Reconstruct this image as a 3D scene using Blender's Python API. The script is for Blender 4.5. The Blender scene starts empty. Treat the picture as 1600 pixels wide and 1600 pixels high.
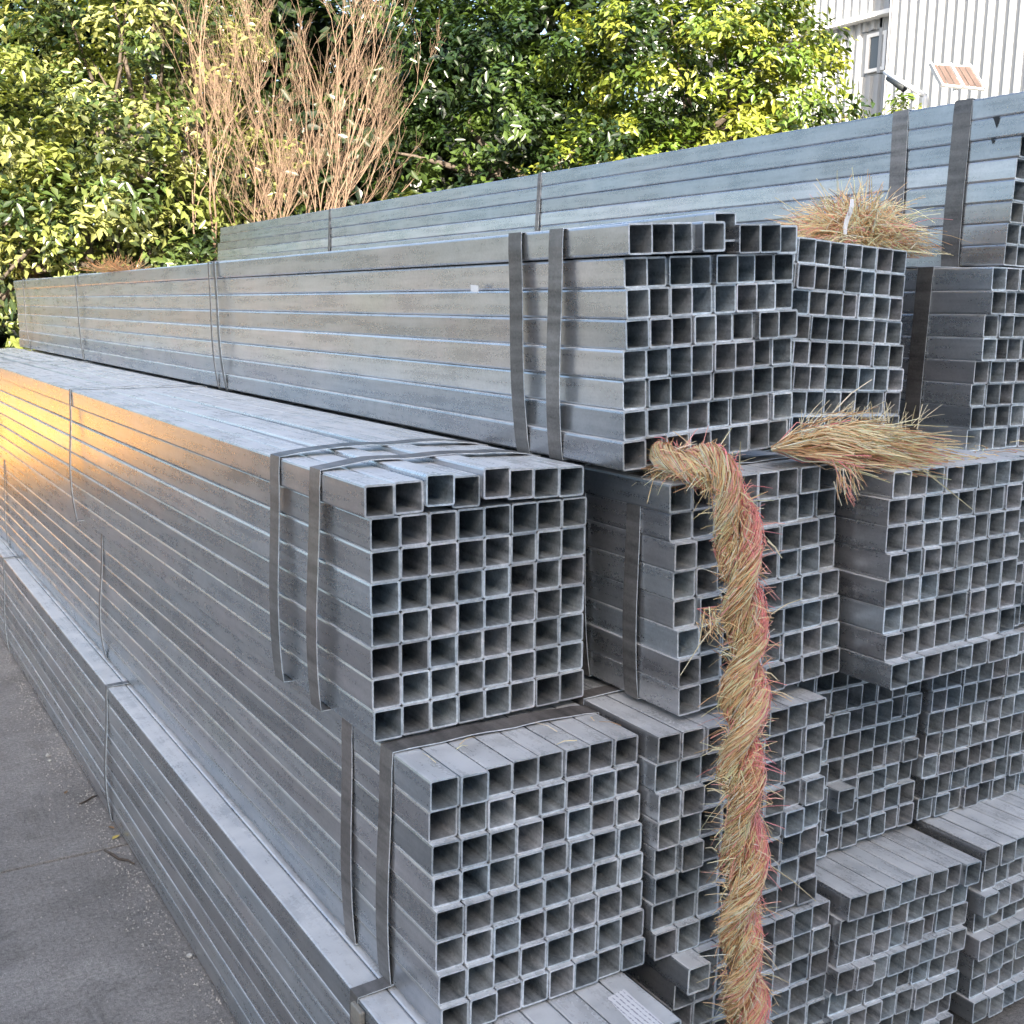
import bpy, math, random
import numpy as np
from mathutils import Vector, Matrix, noise

R = math.radians
sc = bpy.context.scene
col = sc.collection
H = 1.525                                   # eye height above the concrete

# ------------------------------------------------------------------ camera
YAW, PITCH, ROLL = R(31.949), R(9.951), R(0.964)
fw = Vector((math.sin(YAW)*math.cos(PITCH), math.cos(YAW)*math.cos(PITCH), -math.sin(PITCH)))
rt = Vector((math.cos(YAW), -math.sin(YAW), 0))
up = rt.cross(fw)
r2 = rt*math.cos(ROLL) + up*math.sin(ROLL)
u2 = up*math.cos(ROLL) - rt*math.sin(ROLL)
cam = bpy.data.objects.new('camera', bpy.data.cameras.new('camera'))
col.objects.link(cam)
M = Matrix((r2, u2, -fw)).transposed().to_4x4()
M.translation = Vector((0, 0, H))
cam.matrix_world = M
cam.data.sensor_width = 36
cam.data.lens = 36*1776.8/1600
cam.data.clip_start = 0.05
cam.data.clip_end = 2000
sc.camera = cam

# ------------------------------------------------------------------ world, sun, exposure
SUN_EL, SUN_AZ = R(27), R(205)               # compass style: sun stands behind and to the left of the camera
w = bpy.data.worlds.new("World"); sc.world = w; w.use_nodes = True
nt = w.node_tree; nt.nodes.clear()
out = nt.nodes.new('ShaderNodeOutputWorld'); bg = nt.nodes.new('ShaderNodeBackground')
sky = nt.nodes.new('ShaderNodeTexSky'); sky.sky_type = 'NISHITA'; sky.sun_disc = False
sky.sun_elevation = SUN_EL; sky.sun_rotation = SUN_AZ
sky.air_density = 1.0; sky.dust_density = 4.5; sky.ozone_density = 1.0
bg.inputs['Strength'].default_value = 0.115
nt.links.new(sky.outputs[0], bg.inputs[0]); nt.links.new(bg.outputs[0], out.inputs[0])
sun = bpy.data.objects.new('sun', bpy.data.lights.new('sun', 'SUN')); col.objects.link(sun)
sun.data.energy = 5.0; sun.data.angle = R(0.5); sun.data.color = (1.0, 0.91, 0.74)
sd = Vector((math.sin(SUN_AZ)*math.cos(SUN_EL), math.cos(SUN_AZ)*math.cos(SUN_EL), math.sin(SUN_EL)))
sun.rotation_euler = sd.to_track_quat('Z', 'Y').to_euler()
sun.location = (-5, -10, 20)
sc.view_settings.view_transform = 'Standard'
sc.view_settings.look = 'None'
sc.view_settings.exposure = 2.05
sc.view_settings.gamma = 1
sc.view_settings.use_curve_mapping = False
sc.cycles.max_bounces = 8
sc.cycles.diffuse_bounces = 4
sc.cycles.glossy_bounces = 5
sc.cycles.transmission_bounces = 4

# ------------------------------------------------------------------ helpers
def tag(o, label=None, cat=None, group=None, kind=None):
    if label: o['label'] = label
    if cat: o['category'] = cat
    if group: o['group'] = group
    if kind: o['kind'] = kind
    return o

def link(name, me, parent=None, mats=()):
    for m in mats: me.materials.append(m)
    o = bpy.data.objects.new(name, me); col.objects.link(o)
    if parent: o.parent = parent
    return o

def empty(name, loc):
    o = bpy.data.objects.new(name, None); o.location = loc; o.empty_display_size = .1
    col.objects.link(o); return o

def mesh(name, V, F, smooth=False, attr=None):
    me = bpy.data.meshes.new(name)
    me.from_pydata([tuple(map(float, v)) for v in V], [], F)
    if smooth:
        me.polygons.foreach_set('use_smooth', [True]*len(me.polygons))
    if attr is not None:
        a = me.color_attributes.new('tint', 'FLOAT_COLOR', 'POINT')
        a.data.foreach_set('color', np.asarray(attr, dtype=np.float32).ravel())
    me.update(); return me

def box_geo(x0, x1, y0, y1, z0, z1, V, F):
    b = len(V)
    V += [(x0,y0,z0),(x1,y0,z0),(x1,y1,z0),(x0,y1,z0),(x0,y0,z1),(x1,y0,z1),(x1,y1,z1),(x0,y1,z1)]
    F += [tuple(b+i for i in f) for f in ((0,3,2,1),(4,5,6,7),(0,1,5,4),(1,2,6,5),(2,3,7,6),(3,0,4,7))]

def boxes(name, L, parent=None, mat=None, bevel=0):
    V, F = [], []
    for b in L: box_geo(*b, V, F)
    o = link(name, mesh(name, V, F), parent, [mat] if mat else [])
    if bevel:
        m = o.modifiers.new('bevel', 'BEVEL'); m.width = bevel; m.segments = 2
    return o

def tube_geo(path, rad, n, V, F, cap=True):
    """tapered round tube along a list of Vectors"""
    b0 = len(V); m = len(path)
    for k, p in enumerate(path):
        d = (path[min(k+1, m-1)] - path[max(k-1, 0)])
        if d.length < 1e-9: d = Vector((0, 0, 1))
        d.normalize()
        a = d.orthogonal().normalized() if k == 0 else (pa - d*pa.dot(d)).normalized()
        pa = a; c = d.cross(a)
        for i in range(n):
            t = 2*math.pi*i/n
            q = p + (a*math.cos(t) + c*math.sin(t))*rad[k]
            V.append((q.x, q.y, q.z))
    for k in range(m-1):
        for i in range(n):
            j = (i+1) % n
            F.append((b0+k*n+i, b0+k*n+j, b0+(k+1)*n+j, b0+(k+1)*n+i))
    if cap:
        F.append(tuple(b0+i for i in reversed(range(n)))); F.append(tuple(b0+(m-1)*n+i for i in range(n)))

# ------------------------------------------------------------------ materials
def mat(name):
    m = bpy.data.materials.new(name); m.use_nodes = True
    t = m.node_tree; return m, t, t.nodes['Principled BSDF'], t.nodes, t.links

def nn(nodes, typ, **kw):
    n = nodes.new(typ)
    for k, v in kw.items(): setattr(n, k, v)
    return n

def ramp(nodes, stops):
    r = nodes.new('ShaderNodeValToRGB'); e = r.color_ramp.elements
    while len(e) < len(stops): e.new(0.5)
    for x, (p, c) in zip(e, stops):
        x.position = p; x.color = c if len(c) == 4 else (*c, 1)
    return r

def steel(name, lo, hi, r0, r1, metal=0.9, bump=0.12, dust_skylight=0):
    m, t, b, N, L = mat(name)
    tc = nn(N, 'ShaderNodeTexCoord'); oi = nn(N, 'ShaderNodeObjectInfo')
    off = nn(N, 'ShaderNodeVectorMath', operation='SCALE'); off.inputs[0].default_value = (31, 17, 23)
    L.new(oi.outputs['Random'], off.inputs['Scale'])
    add = nn(N, 'ShaderNodeVectorMath', operation='ADD'); L.new(tc.outputs['Object'], add.inputs[0]); L.new(off.outputs[0], add.inputs[1])
    mp = nn(N, 'ShaderNodeMapping'); mp.inputs['Scale'].default_value = (1, 0.07, 1); L.new(add.outputs[0], mp.inputs[0])
    n1 = nn(N, 'ShaderNodeTexNoise'); n1.inputs['Scale'].default_value = 60; n1.inputs['Detail'].default_value = 5; L.new(mp.outputs[0], n1.inputs['Vector'])   # rolling streaks
    n2 = nn(N, 'ShaderNodeTexNoise'); n2.inputs['Scale'].default_value = 9; n2.inputs['Detail'].default_value = 6; n2.inputs['Roughness'].default_value = .65; L.new(add.outputs[0], n2.inputs['Vector'])  # blotches
    n3 = nn(N, 'ShaderNodeTexVoronoi'); n3.inputs['Scale'].default_value = 260; L.new(add.outputs[0], n3.inputs['Vector'])     # zinc spangle
    s = nn(N, 'ShaderNodeMath', operation='MULTIPLY_ADD'); L.new(n1.outputs[0], s.inputs[0]); s.inputs[1].default_value = .62
    s2 = nn(N, 'ShaderNodeMath', operation='MULTIPLY_ADD'); L.new(n2.outputs[0], s2.inputs[0]); s2.inputs[1].default_value = .40
    L.new(s2.outputs[0], s.inputs[2])
    s3 = nn(N, 'ShaderNodeMath', operation='MULTIPLY'); L.new(n3.outputs['Color'], s3.inputs[0]); s3.inputs[1].default_value = .12; L.new(s3.outputs[0], s2.inputs[2])
    rp = ramp(N, [(0.38, lo), (0.72, hi)]); L.new(s.outputs[0], rp.inputs[0])
    # per tube tone
    rr = nn(N, 'ShaderNodeMapRange'); rr.inputs['To Min'].default_value = .72; rr.inputs['To Max'].default_value = 1.15; L.new(oi.outputs['Random'], rr.inputs['Value'])
    mul = nn(N, 'ShaderNodeVectorMath', operation='SCALE'); L.new(rp.outputs[0], mul.inputs[0]); L.new(rr.outputs[0], mul.inputs['Scale'])
    # dull white-rust / dirt patches
    n4 = nn(N, 'ShaderNodeTexNoise'); n4.inputs['Scale'].default_value = 4.5; n4.inputs['Detail'].default_value = 8; n4.inputs['Roughness'].default_value = .7; L.new(add.outputs[0], n4.inputs['Vector'])
    r4 = ramp(N, [(0.52, (0, 0, 0)), (0.85, (.35, .35, .35))]); L.new(n4.outputs[0], r4.inputs[0])
    n5 = nn(N, 'ShaderNodeTexNoise'); n5.inputs['Scale'].default_value = 1.3; n5.inputs['Detail'].default_value = 3; L.new(add.outputs[0], n5.inputs['Vector'])
    r5 = ramp(N, [(0.35, (.95, 1.0, 1.04)), (0.5, (1, 1, 1)), (0.60, (1.03, .985, .99)), (0.72, (1.0, 1.01, .96))]); L.new(n5.outputs[0], r5.inputs[0])
    hu = nn(N, 'ShaderNodeVectorMath', operation='MULTIPLY'); L.new(mul.outputs[0], hu.inputs[0]); L.new(r5.outputs[0], hu.inputs[1]); mul = hu
    mx = nn(N, 'ShaderNodeMix', data_type='RGBA'); L.new(r4.outputs[0], mx.inputs['Factor']); L.new(mul.outputs[0], mx.inputs['A'])
    mx.inputs['B'].default_value = (hi[0]*.92, hi[1]*.9, hi[2]*.88, 1)
    L.new(mx.outputs['Result'], b.inputs['Base Color'])
    mr = nn(N, 'ShaderNodeMapRange'); mr.inputs['To Min'].default_value = r0; mr.inputs['To Max'].default_value = r1
    L.new(s.outputs[0], mr.inputs['Value']); L.new(mr.outputs[0], b.inputs['Roughness'])
    mm = nn(N, 'ShaderNodeMapRange'); mm.inputs['To Min'].default_value = metal; mm.inputs['To Max'].default_value = metal*.85
    L.new(r4.outputs[0], mm.inputs['Value']); L.new(mm.outputs[0], b.inputs['Metallic'])
    if dust_skylight:                                 # dusty coat on upward faces, paled to imitate skylight on the tube tops
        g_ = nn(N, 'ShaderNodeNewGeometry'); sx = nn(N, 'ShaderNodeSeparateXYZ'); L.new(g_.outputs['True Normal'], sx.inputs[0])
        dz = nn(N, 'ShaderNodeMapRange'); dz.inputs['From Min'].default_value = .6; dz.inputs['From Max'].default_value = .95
        dz.inputs['To Max'].default_value = dust_skylight; L.new(sx.outputs['Z'], dz.inputs['Value'])
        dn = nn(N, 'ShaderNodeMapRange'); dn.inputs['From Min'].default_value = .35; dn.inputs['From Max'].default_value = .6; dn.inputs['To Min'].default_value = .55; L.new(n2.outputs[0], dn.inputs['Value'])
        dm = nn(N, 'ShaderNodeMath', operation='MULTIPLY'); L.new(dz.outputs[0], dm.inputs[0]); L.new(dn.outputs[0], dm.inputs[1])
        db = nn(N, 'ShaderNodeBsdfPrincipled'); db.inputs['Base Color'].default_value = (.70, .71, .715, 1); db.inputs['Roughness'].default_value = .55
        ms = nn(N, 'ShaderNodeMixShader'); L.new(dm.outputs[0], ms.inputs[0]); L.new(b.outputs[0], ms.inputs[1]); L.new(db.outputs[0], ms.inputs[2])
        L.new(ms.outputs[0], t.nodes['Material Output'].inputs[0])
    bp = nn(N, 'ShaderNodeBump'); bp.inputs['Strength'].default_value = bump; bp.inputs['Distance'].default_value = .002
    L.new(s.outputs[0], bp.inputs['Height']); L.new(bp.outputs[0], b.inputs['Normal'])
    return m

M_STEEL = steel('galvanised_steel', (.38, .40, .415), (.62, .635, .65), .19, .35, metal=.80, bump=.05, dust_skylight=.85)
M_INNER = steel('tube_inside', (.19, .215, .23), (.76, .80, .82), .3, .5, metal=.6)
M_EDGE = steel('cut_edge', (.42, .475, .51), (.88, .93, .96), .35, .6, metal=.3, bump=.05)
M_STRAP = steel('strap_steel', (.11, .105, .10), (.30, .285, .27), .35, .6, metal=.6)
M_SEAL = steel('seal_steel', (.25, .22, .18), (.5, .45, .38), .4, .6, metal=.5)

def simple(name, base, rough=.8, noise_scale=8, var=.35, metal=0, bump=.2, detail=8, dist=.01):
    m, t, b, N, L = mat(name)
    tc = nn(N, 'ShaderNodeTexCoord')
    n1 = nn(N, 'ShaderNodeTexNoise'); n1.inputs['Scale'].default_value = noise_scale; n1.inputs['Detail'].default_value = detail; n1.inputs['Roughness'].default_value = .65
    L.new(tc.outputs['Object'], n1.inputs['Vector'])
    a = tuple(c*(1-var) for c in base); c2 = tuple(min(1, c*(1+var)) for c in base)
    rp = ramp(N, [(0.3, a), (0.7, c2)]); L.new(n1.outputs[0], rp.inputs[0]); L.new(rp.outputs[0], b.inputs['Base Color'])
    b.inputs['Roughness'].default_value = rough; b.inputs['Metallic'].default_value = metal
    bp = nn(N, 'ShaderNodeBump'); bp.inputs['Strength'].default_value = bump; bp.inputs['Distance'].default_value = dist
    L.new(n1.outputs[0], bp.inputs['Height']); L.new(bp.outputs[0], b.inputs['Normal'])
    return m

def tinted(name, rough=.6, transl=0.0, spec=.5):
    m, t, b, N, L = mat(name)
    a = nn(N, 'ShaderNodeAttribute'); a.attribute_name = 'tint'
    L.new(a.outputs['Color'], b.inputs['Base Color']); b.inputs['Roughness'].default_value = rough
    b.inputs['Specular IOR Level'].default_value = spec
    if transl:
        tr = nn(N, 'ShaderNodeBsdfTranslucent'); mx = nn(N, 'ShaderNodeMixShader'); mx.inputs[0].default_value = transl
        g = nn(N, 'ShaderNodeVectorMath', operation='MULTIPLY'); g.inputs[1].default_value = (1.5, 1.5, .5); L.new(a.outputs['Color'], g.inputs[0])
        L.new(g.outputs[0], tr.inputs['Color']); L.new(b.outputs[0], mx.inputs[1]); L.new(tr.outputs[0], mx.inputs[2])
        L.new(mx.outputs[0], t.nodes['Material Output'].inputs[0])
    return m

M_LEAF = tinted('leaf', .33, .25, .7)
M_STRAW = tinted('straw', .55, .15, .4)
M_TWIG = simple('bare_twig', (.19, .125, .085), .8, 20, .3)
M_BARK = simple('bark', (.09, .07, .055), .9, 25, .4, bump=.6)
M_TIMBER = simple('timber', (.28, .2, .12), .8, 12, .3)
M_WHITE = simple('white_cladding', (.34, .355, .375), .5, 1.5, .05, bump=.03)
M_PALE = simple('pale_panel', (.78, .78, .77), .6, 1.5, .05, bump=.03)
M_FRAME = simple('white_frame', (.8, .8, .8), .4, 3, .04, bump=.02)
M_ROOF = simple('grey_roof', (.35, .36, .38), .6, 3, .1)

def concrete():
    m, t, b, N, L = mat('concrete')
    tc = nn(N, 'ShaderNodeTexCoord'); geo = nn(N, 'ShaderNodeNewGeometry')
    n1 = nn(N, 'ShaderNodeTexNoise'); n1.inputs['Scale'].default_value = 2.2; n1.inputs['Detail'].default_value = 9; n1.inputs['Roughness'].default_value = .62; L.new(geo.outputs['Position'], n1.inputs['Vector'])
    n2 = nn(N, 'ShaderNodeTexNoise'); n2.inputs['Scale'].default_value = 90; n2.inputs['Detail'].default_value = 6; n2.inputs['Roughness'].default_value = .8; L.new(geo.outputs['Position'], n2.inputs['Vector'])
    n3 = nn(N, 'ShaderNodeTexNoise'); n3.inputs['Scale'].default_value = 380; n3.inputs['Detail'].default_value = 2; L.new(geo.outputs['Position'], n3.inputs['Vector'])
    mp = nn(N, 'ShaderNodeMapping'); mp.inputs['Rotation'].default_value = (0, 0, R(4)); mp.inputs['Scale'].default_value = (1, .06, 1); L.new(geo.outputs['Position'], mp.inputs[0])
    n4 = nn(N, 'ShaderNodeTexNoise'); n4.inputs['Scale'].default_value = 120; n4.inputs['Detail'].default_value = 3; L.new(mp.outputs[0], n4.inputs['Vector'])   # broom marks
    r1 = ramp(N, [(0.3, (.21, .195, .18)), (0.5, (.29, .27, .25)), (0.72, (.40, .375, .35))]); L.new(n1.outputs[0], r1.inputs[0])
    r2_ = ramp(N, [(0.35, (.62, .62, .62)), (0.6, (1.25, 1.25, 1.25))]); L.new(n2.outputs[0], r2_.inputs[0])
    mu = nn(N, 'ShaderNodeMix', data_type='RGBA', blend_type='MULTIPLY'); mu.inputs['Factor'].default_value = 1; L.new(r1.outputs[0], mu.inputs['A']); L.new(r2_.outputs[0], mu.inputs['B'])
    n6 = nn(N, 'ShaderNodeTexNoise'); n6.inputs['Scale'].default_value = 5.5; n6.inputs['Detail'].default_value = 10; n6.inputs['Roughness'].default_value = .75; n6.inputs['Distortion'].default_value = .8; L.new(geo.outputs['Position'], n6.inputs['Vector'])
    r6 = ramp(N, [(0.33, (.72, .72, .71)), (0.47, (.96, .96, .96)), (0.6, (1.05, 1.05, 1.05)), (0.68, (1.18, 1.18, 1.16))]); L.new(n6.outputs[0], r6.inputs[0])
    mu6 = nn(N, 'ShaderNodeMix', data_type='RGBA', blend_type='MULTIPLY'); mu6.inputs['Factor'].default_value = 1; L.new(mu.outputs['Result'], mu6.inputs['A']); L.new(r6.outputs[0], mu6.inputs['B']); mu = mu6
    r3 = ramp(N, [(0.40, (.55, .55, .55)), (0.5, (1, 1, 1)), (0.66, (1, 1, 1)), (0.74, (1.9, 1.85, 1.8))]); L.new(n3.outputs[0], r3.inputs[0])
    mu2 = nn(N, 'ShaderNodeMix', data_type='RGBA', blend_type='MULTIPLY'); mu2.inputs['Factor'].default_value = .8; L.new(mu.outputs['Result'], mu2.inputs['A']); L.new(r3.outputs[0], mu2.inputs['B'])
    L.new(mu2.outputs['Result'], b.inputs['Base Color']); b.inputs['Roughness'].default_value = .85
    ad = nn(N, 'ShaderNodeMath', operation='MULTIPLY_ADD'); L.new(n4.outputs[0], ad.inputs[0]); ad.inputs[1].default_value = .35; L.new(n2.outputs[0], ad.inputs[2])
    ad2 = nn(N, 'ShaderNodeMath', operation='MULTIPLY_ADD'); L.new(n3.outputs[0], ad2.inputs[0]); ad2.inputs[1].default_value = .6; L.new(ad.outputs[0], ad2.inputs[2])
    bp = nn(N, 'ShaderNodeBump'); bp.inputs['Strength'].default_value = .9; bp.inputs['Distance'].default_value = .006
    L.new(ad2.outputs[0], bp.inputs['Height']); L.new(bp.outputs[0], b.inputs['Normal'])
    return m
M_CONC = concrete()
M_REFLECT = simple('ochre_reflector', (.88, .39, .075), .9, 3, .25, bump=.4)  # colour of the added heap, chosen for its amber reflection
M_SOIL = simple('soil', (.13, .125, .11), .95, 2.5, .4, bump=.6)

# ------------------------------------------------------------------ ground
gb = boxes('ground', [(-400, 400, -400, 400, -.5, -.16)], None, M_SOIL); tag(gb, 'bare brown soil under and around the yard', kind='structure')
pav = empty('pavement', (0, 0, 0)); tag(pav, 'grey concrete yard slabs with dark joints', kind='structure')
gx = [-9.0, -5.6, -2.2, 1.25, 4.7, 8.2]
gy = [-8.0, -4.3, -.6, 3.17, 6.9, 9.2]
for a in range(len(gx)-1):
    for c in range(len(gy)-1):
        boxes('concrete_slab', [(gx[a]+.004, gx[a+1]-.004, gy[c]+.004, gy[c+1]-.004, -.15, 0)], pav, M_CONC, .004)
bed = boxes('joint_bed', [(-9.0, 8.2, -8.0, 9.2, -.155, -.012)], pav, M_SOIL)
# sandy ground in the sun beyond the far end of the stack
V, F = [], []
nx, ny = 40, 30
for j in range(ny+1):
    for i in range(nx+1):
        x = -16 + 32*i/nx; y = 9.22 + 8*j/ny
        V.append((x, y, -.02 + .06*noise.noise(Vector((x*.9, y*.9, 0))) + .02*noise.noise(Vector((x*3, y*3, 4)))))
for j in range(ny):
    for i in range(nx):
        a = j*(nx+1)+i; F.append((a, a+1, a+nx+2, a+nx+1))
sand = link('yard_edge', mesh('yard_edge', V, F, True), None, [M_SOIL]); tag(sand, 'bare earth beyond the far end of the tube stack', kind='structure')
V, F = [], []
na, nr = 40, 14
for j in range(nr+1):
    for i in range(na):
        a_ = 2*math.pi*i/na; rr_ = 1.65*j/nr
        x = rr_*math.cos(a_)*.95; y = rr_*math.sin(a_)
        z = 1.0*max(0, 1-rr_/1.55)**1.1 + .05*noise.noise(Vector((x*2, y*2, 1))) + .015*noise.noise(Vector((x*9, y*9, 1)))
        V.append((x, y, z - (.12 if j == nr else 0)))
for j in range(nr):
    for i in range(na):
        F.append((j*na+i, (j+1)*na+i, (j+1)*na+(i+1) % na, j*na+(i+1) % na))
heap = link('reflector_heap', mesh('reflector_heap', V, F, True), None, [M_REFLECT]); heap.location = (-.35, 12.0, 0); tag(heap, 'unseen added ochre sand heap beyond the stack, mirrored as warm glow in the tubes', 'reflector heap')  # unseen heap added so the tube sides reflect a warm glow

# ------------------------------------------------------------------ square tubes
TL = 6.1
def rounded(h, r, seg):
    P = []
    for cx, cz, a0 in ((h-r, h-r, 0), (-h+r, h-r, 90), (-h+r, -h+r, 180), (h-r, -h+r, 270)):
        for k in range(seg+1):
            a = R(a0 + 90*k/seg); P.append((cx + r*math.cos(a), cz + r*math.sin(a)))
    return P
def tube_mesh(var):
    rnd = random.Random(100+var)
    t = (.0030, .0033, .0028, .0036)[var]
    o = rounded(.0249, .0042, 2); i = rounded(.0249-t, .0016, 1)
    i = [p for p in i]                       # 8 inner points, 12 outer points
    V, F, MI = [], [], []
    no, ni = len(o), len(i)
    for y in (0, TL):
        V += [(x, y, z) for x, z in o]; V += [(x, y, z) for x, z in i]
    b = no+ni
    for k in range(no):
        j = (k+1) % no; F.append((k, j, b+j, b+k)); MI.append(0)
    for k in range(ni):
        j = (k+1) % ni; F.append((no+j, no+k, b+no+k, b+no+j)); MI.append(1)
    for e in (0, 1):                         # rims
        B = e*b
        for c in range(4):
            o0, o1, o2 = [B+3*c+q for q in range(3)]; on = B + (3*c+3) % no
            i0, i1 = B+no+2*c, B+no+2*c+1; inn = B+no+(2*c+2) % ni
            fs = [(o0, i0, i1, o1), (o1, i1, o2), (o2, i1, inn, on)]
            for f in fs:
                F.append(tuple(reversed(f)) if e else f); MI.append(2)
    me = mesh('square_tube', V, F)
    for m in (M_STEEL, M_INNER, M_EDGE): me.materials.append(m)
    me.polygons.foreach_set('material_index', MI)
    for p in me.polygons: p.use_smooth = False
    me.update(); return me
TUBES = [tube_mesh(v) for v in range(4)]

def strap_part(parent, x0, x1, z0, z1, roll, y, width, rnd, bulge=.010, rise=0):
    """closed flat steel band round the bundle, standing off the side where it is loose"""
    hw, hh = (x1-x0)/2, (z1-z0)/2; P = []
    cx, cz = (x0+x1)/2, (z0+z1)/2
    n = 14; off = .0016
    ph = rnd.uniform(0, 6)
    def pt(x, z): P.append((x, z))
    for k in range(n):                       # top, left to right
        u = k/n; pt(-hw+2*hw*u, hh+off + rise*min(1, 5*u, 5*(1-u)) + .0035*abs(math.sin(u*9+ph))*(4*u*(1-u)))
    for k in range(6): pt(hw+off, hh-2*hh*k/6)
    for k in range(6): pt(hw-2*hw*k/6, -hh-off)
    for k in range(n):                       # left side, bottom to top
        u = k/n; pt(-hw-off-bulge*math.sin(math.pi*min(1, u*1.15))**1.0*(1-u)*1.6, -hh+2*hh*u)
    c, s = math.cos(roll), math.sin(roll)
    V, F = [], []
    m = len(P)
    sk = rnd.uniform(-.012, .012)
    for k, (x, z) in enumerate(P):
        q = P[(k+1) % m]; p_ = P[k-1]
        dx, dz = q[0]-p_[0], q[1]-p_[1]; l = math.hypot(dx, dz); nx_, nz_ = -dz/l, dx/l
        yy = y + sk*(z/hh)
        wl = width*(1 + .0*k)
        for d, ys in ((0, -.5), (0, .5), (.0019, .5), (.0019, -.5)):
            X, Z = x+nx_*d, z+nz_*d
            V.append((cx + X*c - Z*s, yy + ys*wl, cz + X*s + Z*c))
    for k in range(m):
        a, b = 4*k, 4*((k+1) % m)
        for e in range(4):
            f = (e+1) % 4; F.append((a+e, a+f, b+f, b+e))
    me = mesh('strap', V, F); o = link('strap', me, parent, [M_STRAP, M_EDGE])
    me.polygons.foreach_set('material_index', [1 if i % 4 in (1, 3) else 0 for i in range(len(F))]); return o  # paler edge faces stand in for a thin highlight along the strap

def seal_part(parent, x, y, z):
    V, F = [], []
    box_geo(-.004, .006, -.019, .019, -.018, .018, V, F)
    o = link('strap_seal', mesh('strap_seal', V, F), parent, [M_SEAL]); o.location = (x, y, z)
    m = o.modifiers.new('bevel', 'BEVEL'); m.width = .003; m.segments = 2
    return o

GRP = 'strapped bundles of galvanised square tube in the stack'
def bundle(label, X, Y, Z, roll=0, skew=0, zskew=0, S=.05, seed=1, jit=.002, rowdx=.0006, lift=None, push=None, rowx=None, rowy=None, straps=(), cols=8, rows=8, ys=1.0, skip=(), rise=0, padl=0):
    rnd = random.Random(seed); rl = R(roll)
    base = Vector((X, Y, H+Z-S*rows))
    root = empty('tube_bundle', base); tag(root, label, 'tube bundle', GRP)
    dx = Vector((math.cos(rl), skew, math.sin(rl))); dz = Vector((math.sin(rl), zskew, -math.cos(rl)))
    for j in range(rows):
        rx = rnd.uniform(-1, 1)*rowdx + (rowx[j] if rowx else 0)
        ry = rnd.uniform(-1, 1)*jit*.6 + (rowy[j] if rowy else 0)
        for i in range(cols):
            if (i, j) in skip: continue
            P = Vector((X, Y, H+Z)) + dx*(S*(i+.5)) + dz*(S*(j+.5))
            P.x += rx + rnd.uniform(-1, 1)*rowdx*.3; P.y += ry + rnd.gauss(0, 1)*jit
            lf = (lift or {}).get((i, j), 0); P.z += lf; P.y += (push or {}).get((i, j), 0)
            o = bpy.data.objects.new('square_tube', TUBES[rnd.randrange(4)]); col.objects.link(o)
            o.parent = root; o.location = P-base
            o.rotation_euler = (-lf/2.2 if lf > 0 else 0, -rl + rnd.uniform(-1, 1)*.012, rnd.uniform(-1, 1)*.00012)
            k = S/.05; o.scale = (k, ys, k)
    W = S*cols; Hh = S*rows
    bl = .5
    for sp in straps:
        y, wd = sp[0], sp[1]; bu = sp[2] if len(sp) > 2 else .010
        cx = W/2*math.cos(rl) + Hh/2*math.sin(rl); cz = W/2*math.sin(rl) - Hh/2*math.cos(rl)
        strap_part(root, cx-W/2-padl, cx+W/2, Hh+cz-Hh/2, Hh+cz+Hh/2, rl, y-Y, wd, rnd, bu, rise if y < 2.3 else 0)
    return root

far = [(3.72, .02), (5.55, .02), (7.2, .02)]
# column 1 (nearest the open yard)
C = bundle('lowest bundle of the near column, on the concrete, sticking out left of those above', .688, 1.245, -1.10, S=.0525, seed=11, jit=.003,
       straps=[(1.555, .03, .004), (3.34, .024, .012), (5.3, .02), (7.0, .02)])
seal_part(C, -.006, 1.54-1.245, .395)
B = bundle('middle bundle in the near column with eight rows of open tube ends', .751, 1.431, -.693, -.41, .011, -.127, seed=12, jit=.0022,
       straps=[(1.57, .044, .006), (1.718, .042, .006), (3.6, .022, .014), (5.56, .02), (7.1, .02)],
       push={(1, 0): -.012, (0, 0): -.006, (0, 1): .004, (4, 2): .006, (6, 5): -.004})
A = bundle('top bundle of the near column, its loose uppermost row of tubes lifted unevenly', .729, 1.585, -.265, .45, .03, .012, S=.0525, seed=13, jit=.0015,
       rowx=[-.010, 0, .001, 0, .0015, .001, .002, .003], rowy=[-.004, 0, 0, 0, 0, 0, 0, -.004],
       lift={(2, 0): .010, (3, 0): .002, (4, 0): .014, (5, 0): .007, (6, 0): .005, (7, 0): .003, (1, 0): .001}, rise=.009, padl=.011, push={(2, 0): -.006, (4, 0): -.01, (1, 0): .004},
       straps=[(1.782, .045, .007), (1.967, .045, .007), (3.81, .022, .012), (5.6, .02), (7.2, .02)])
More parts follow.
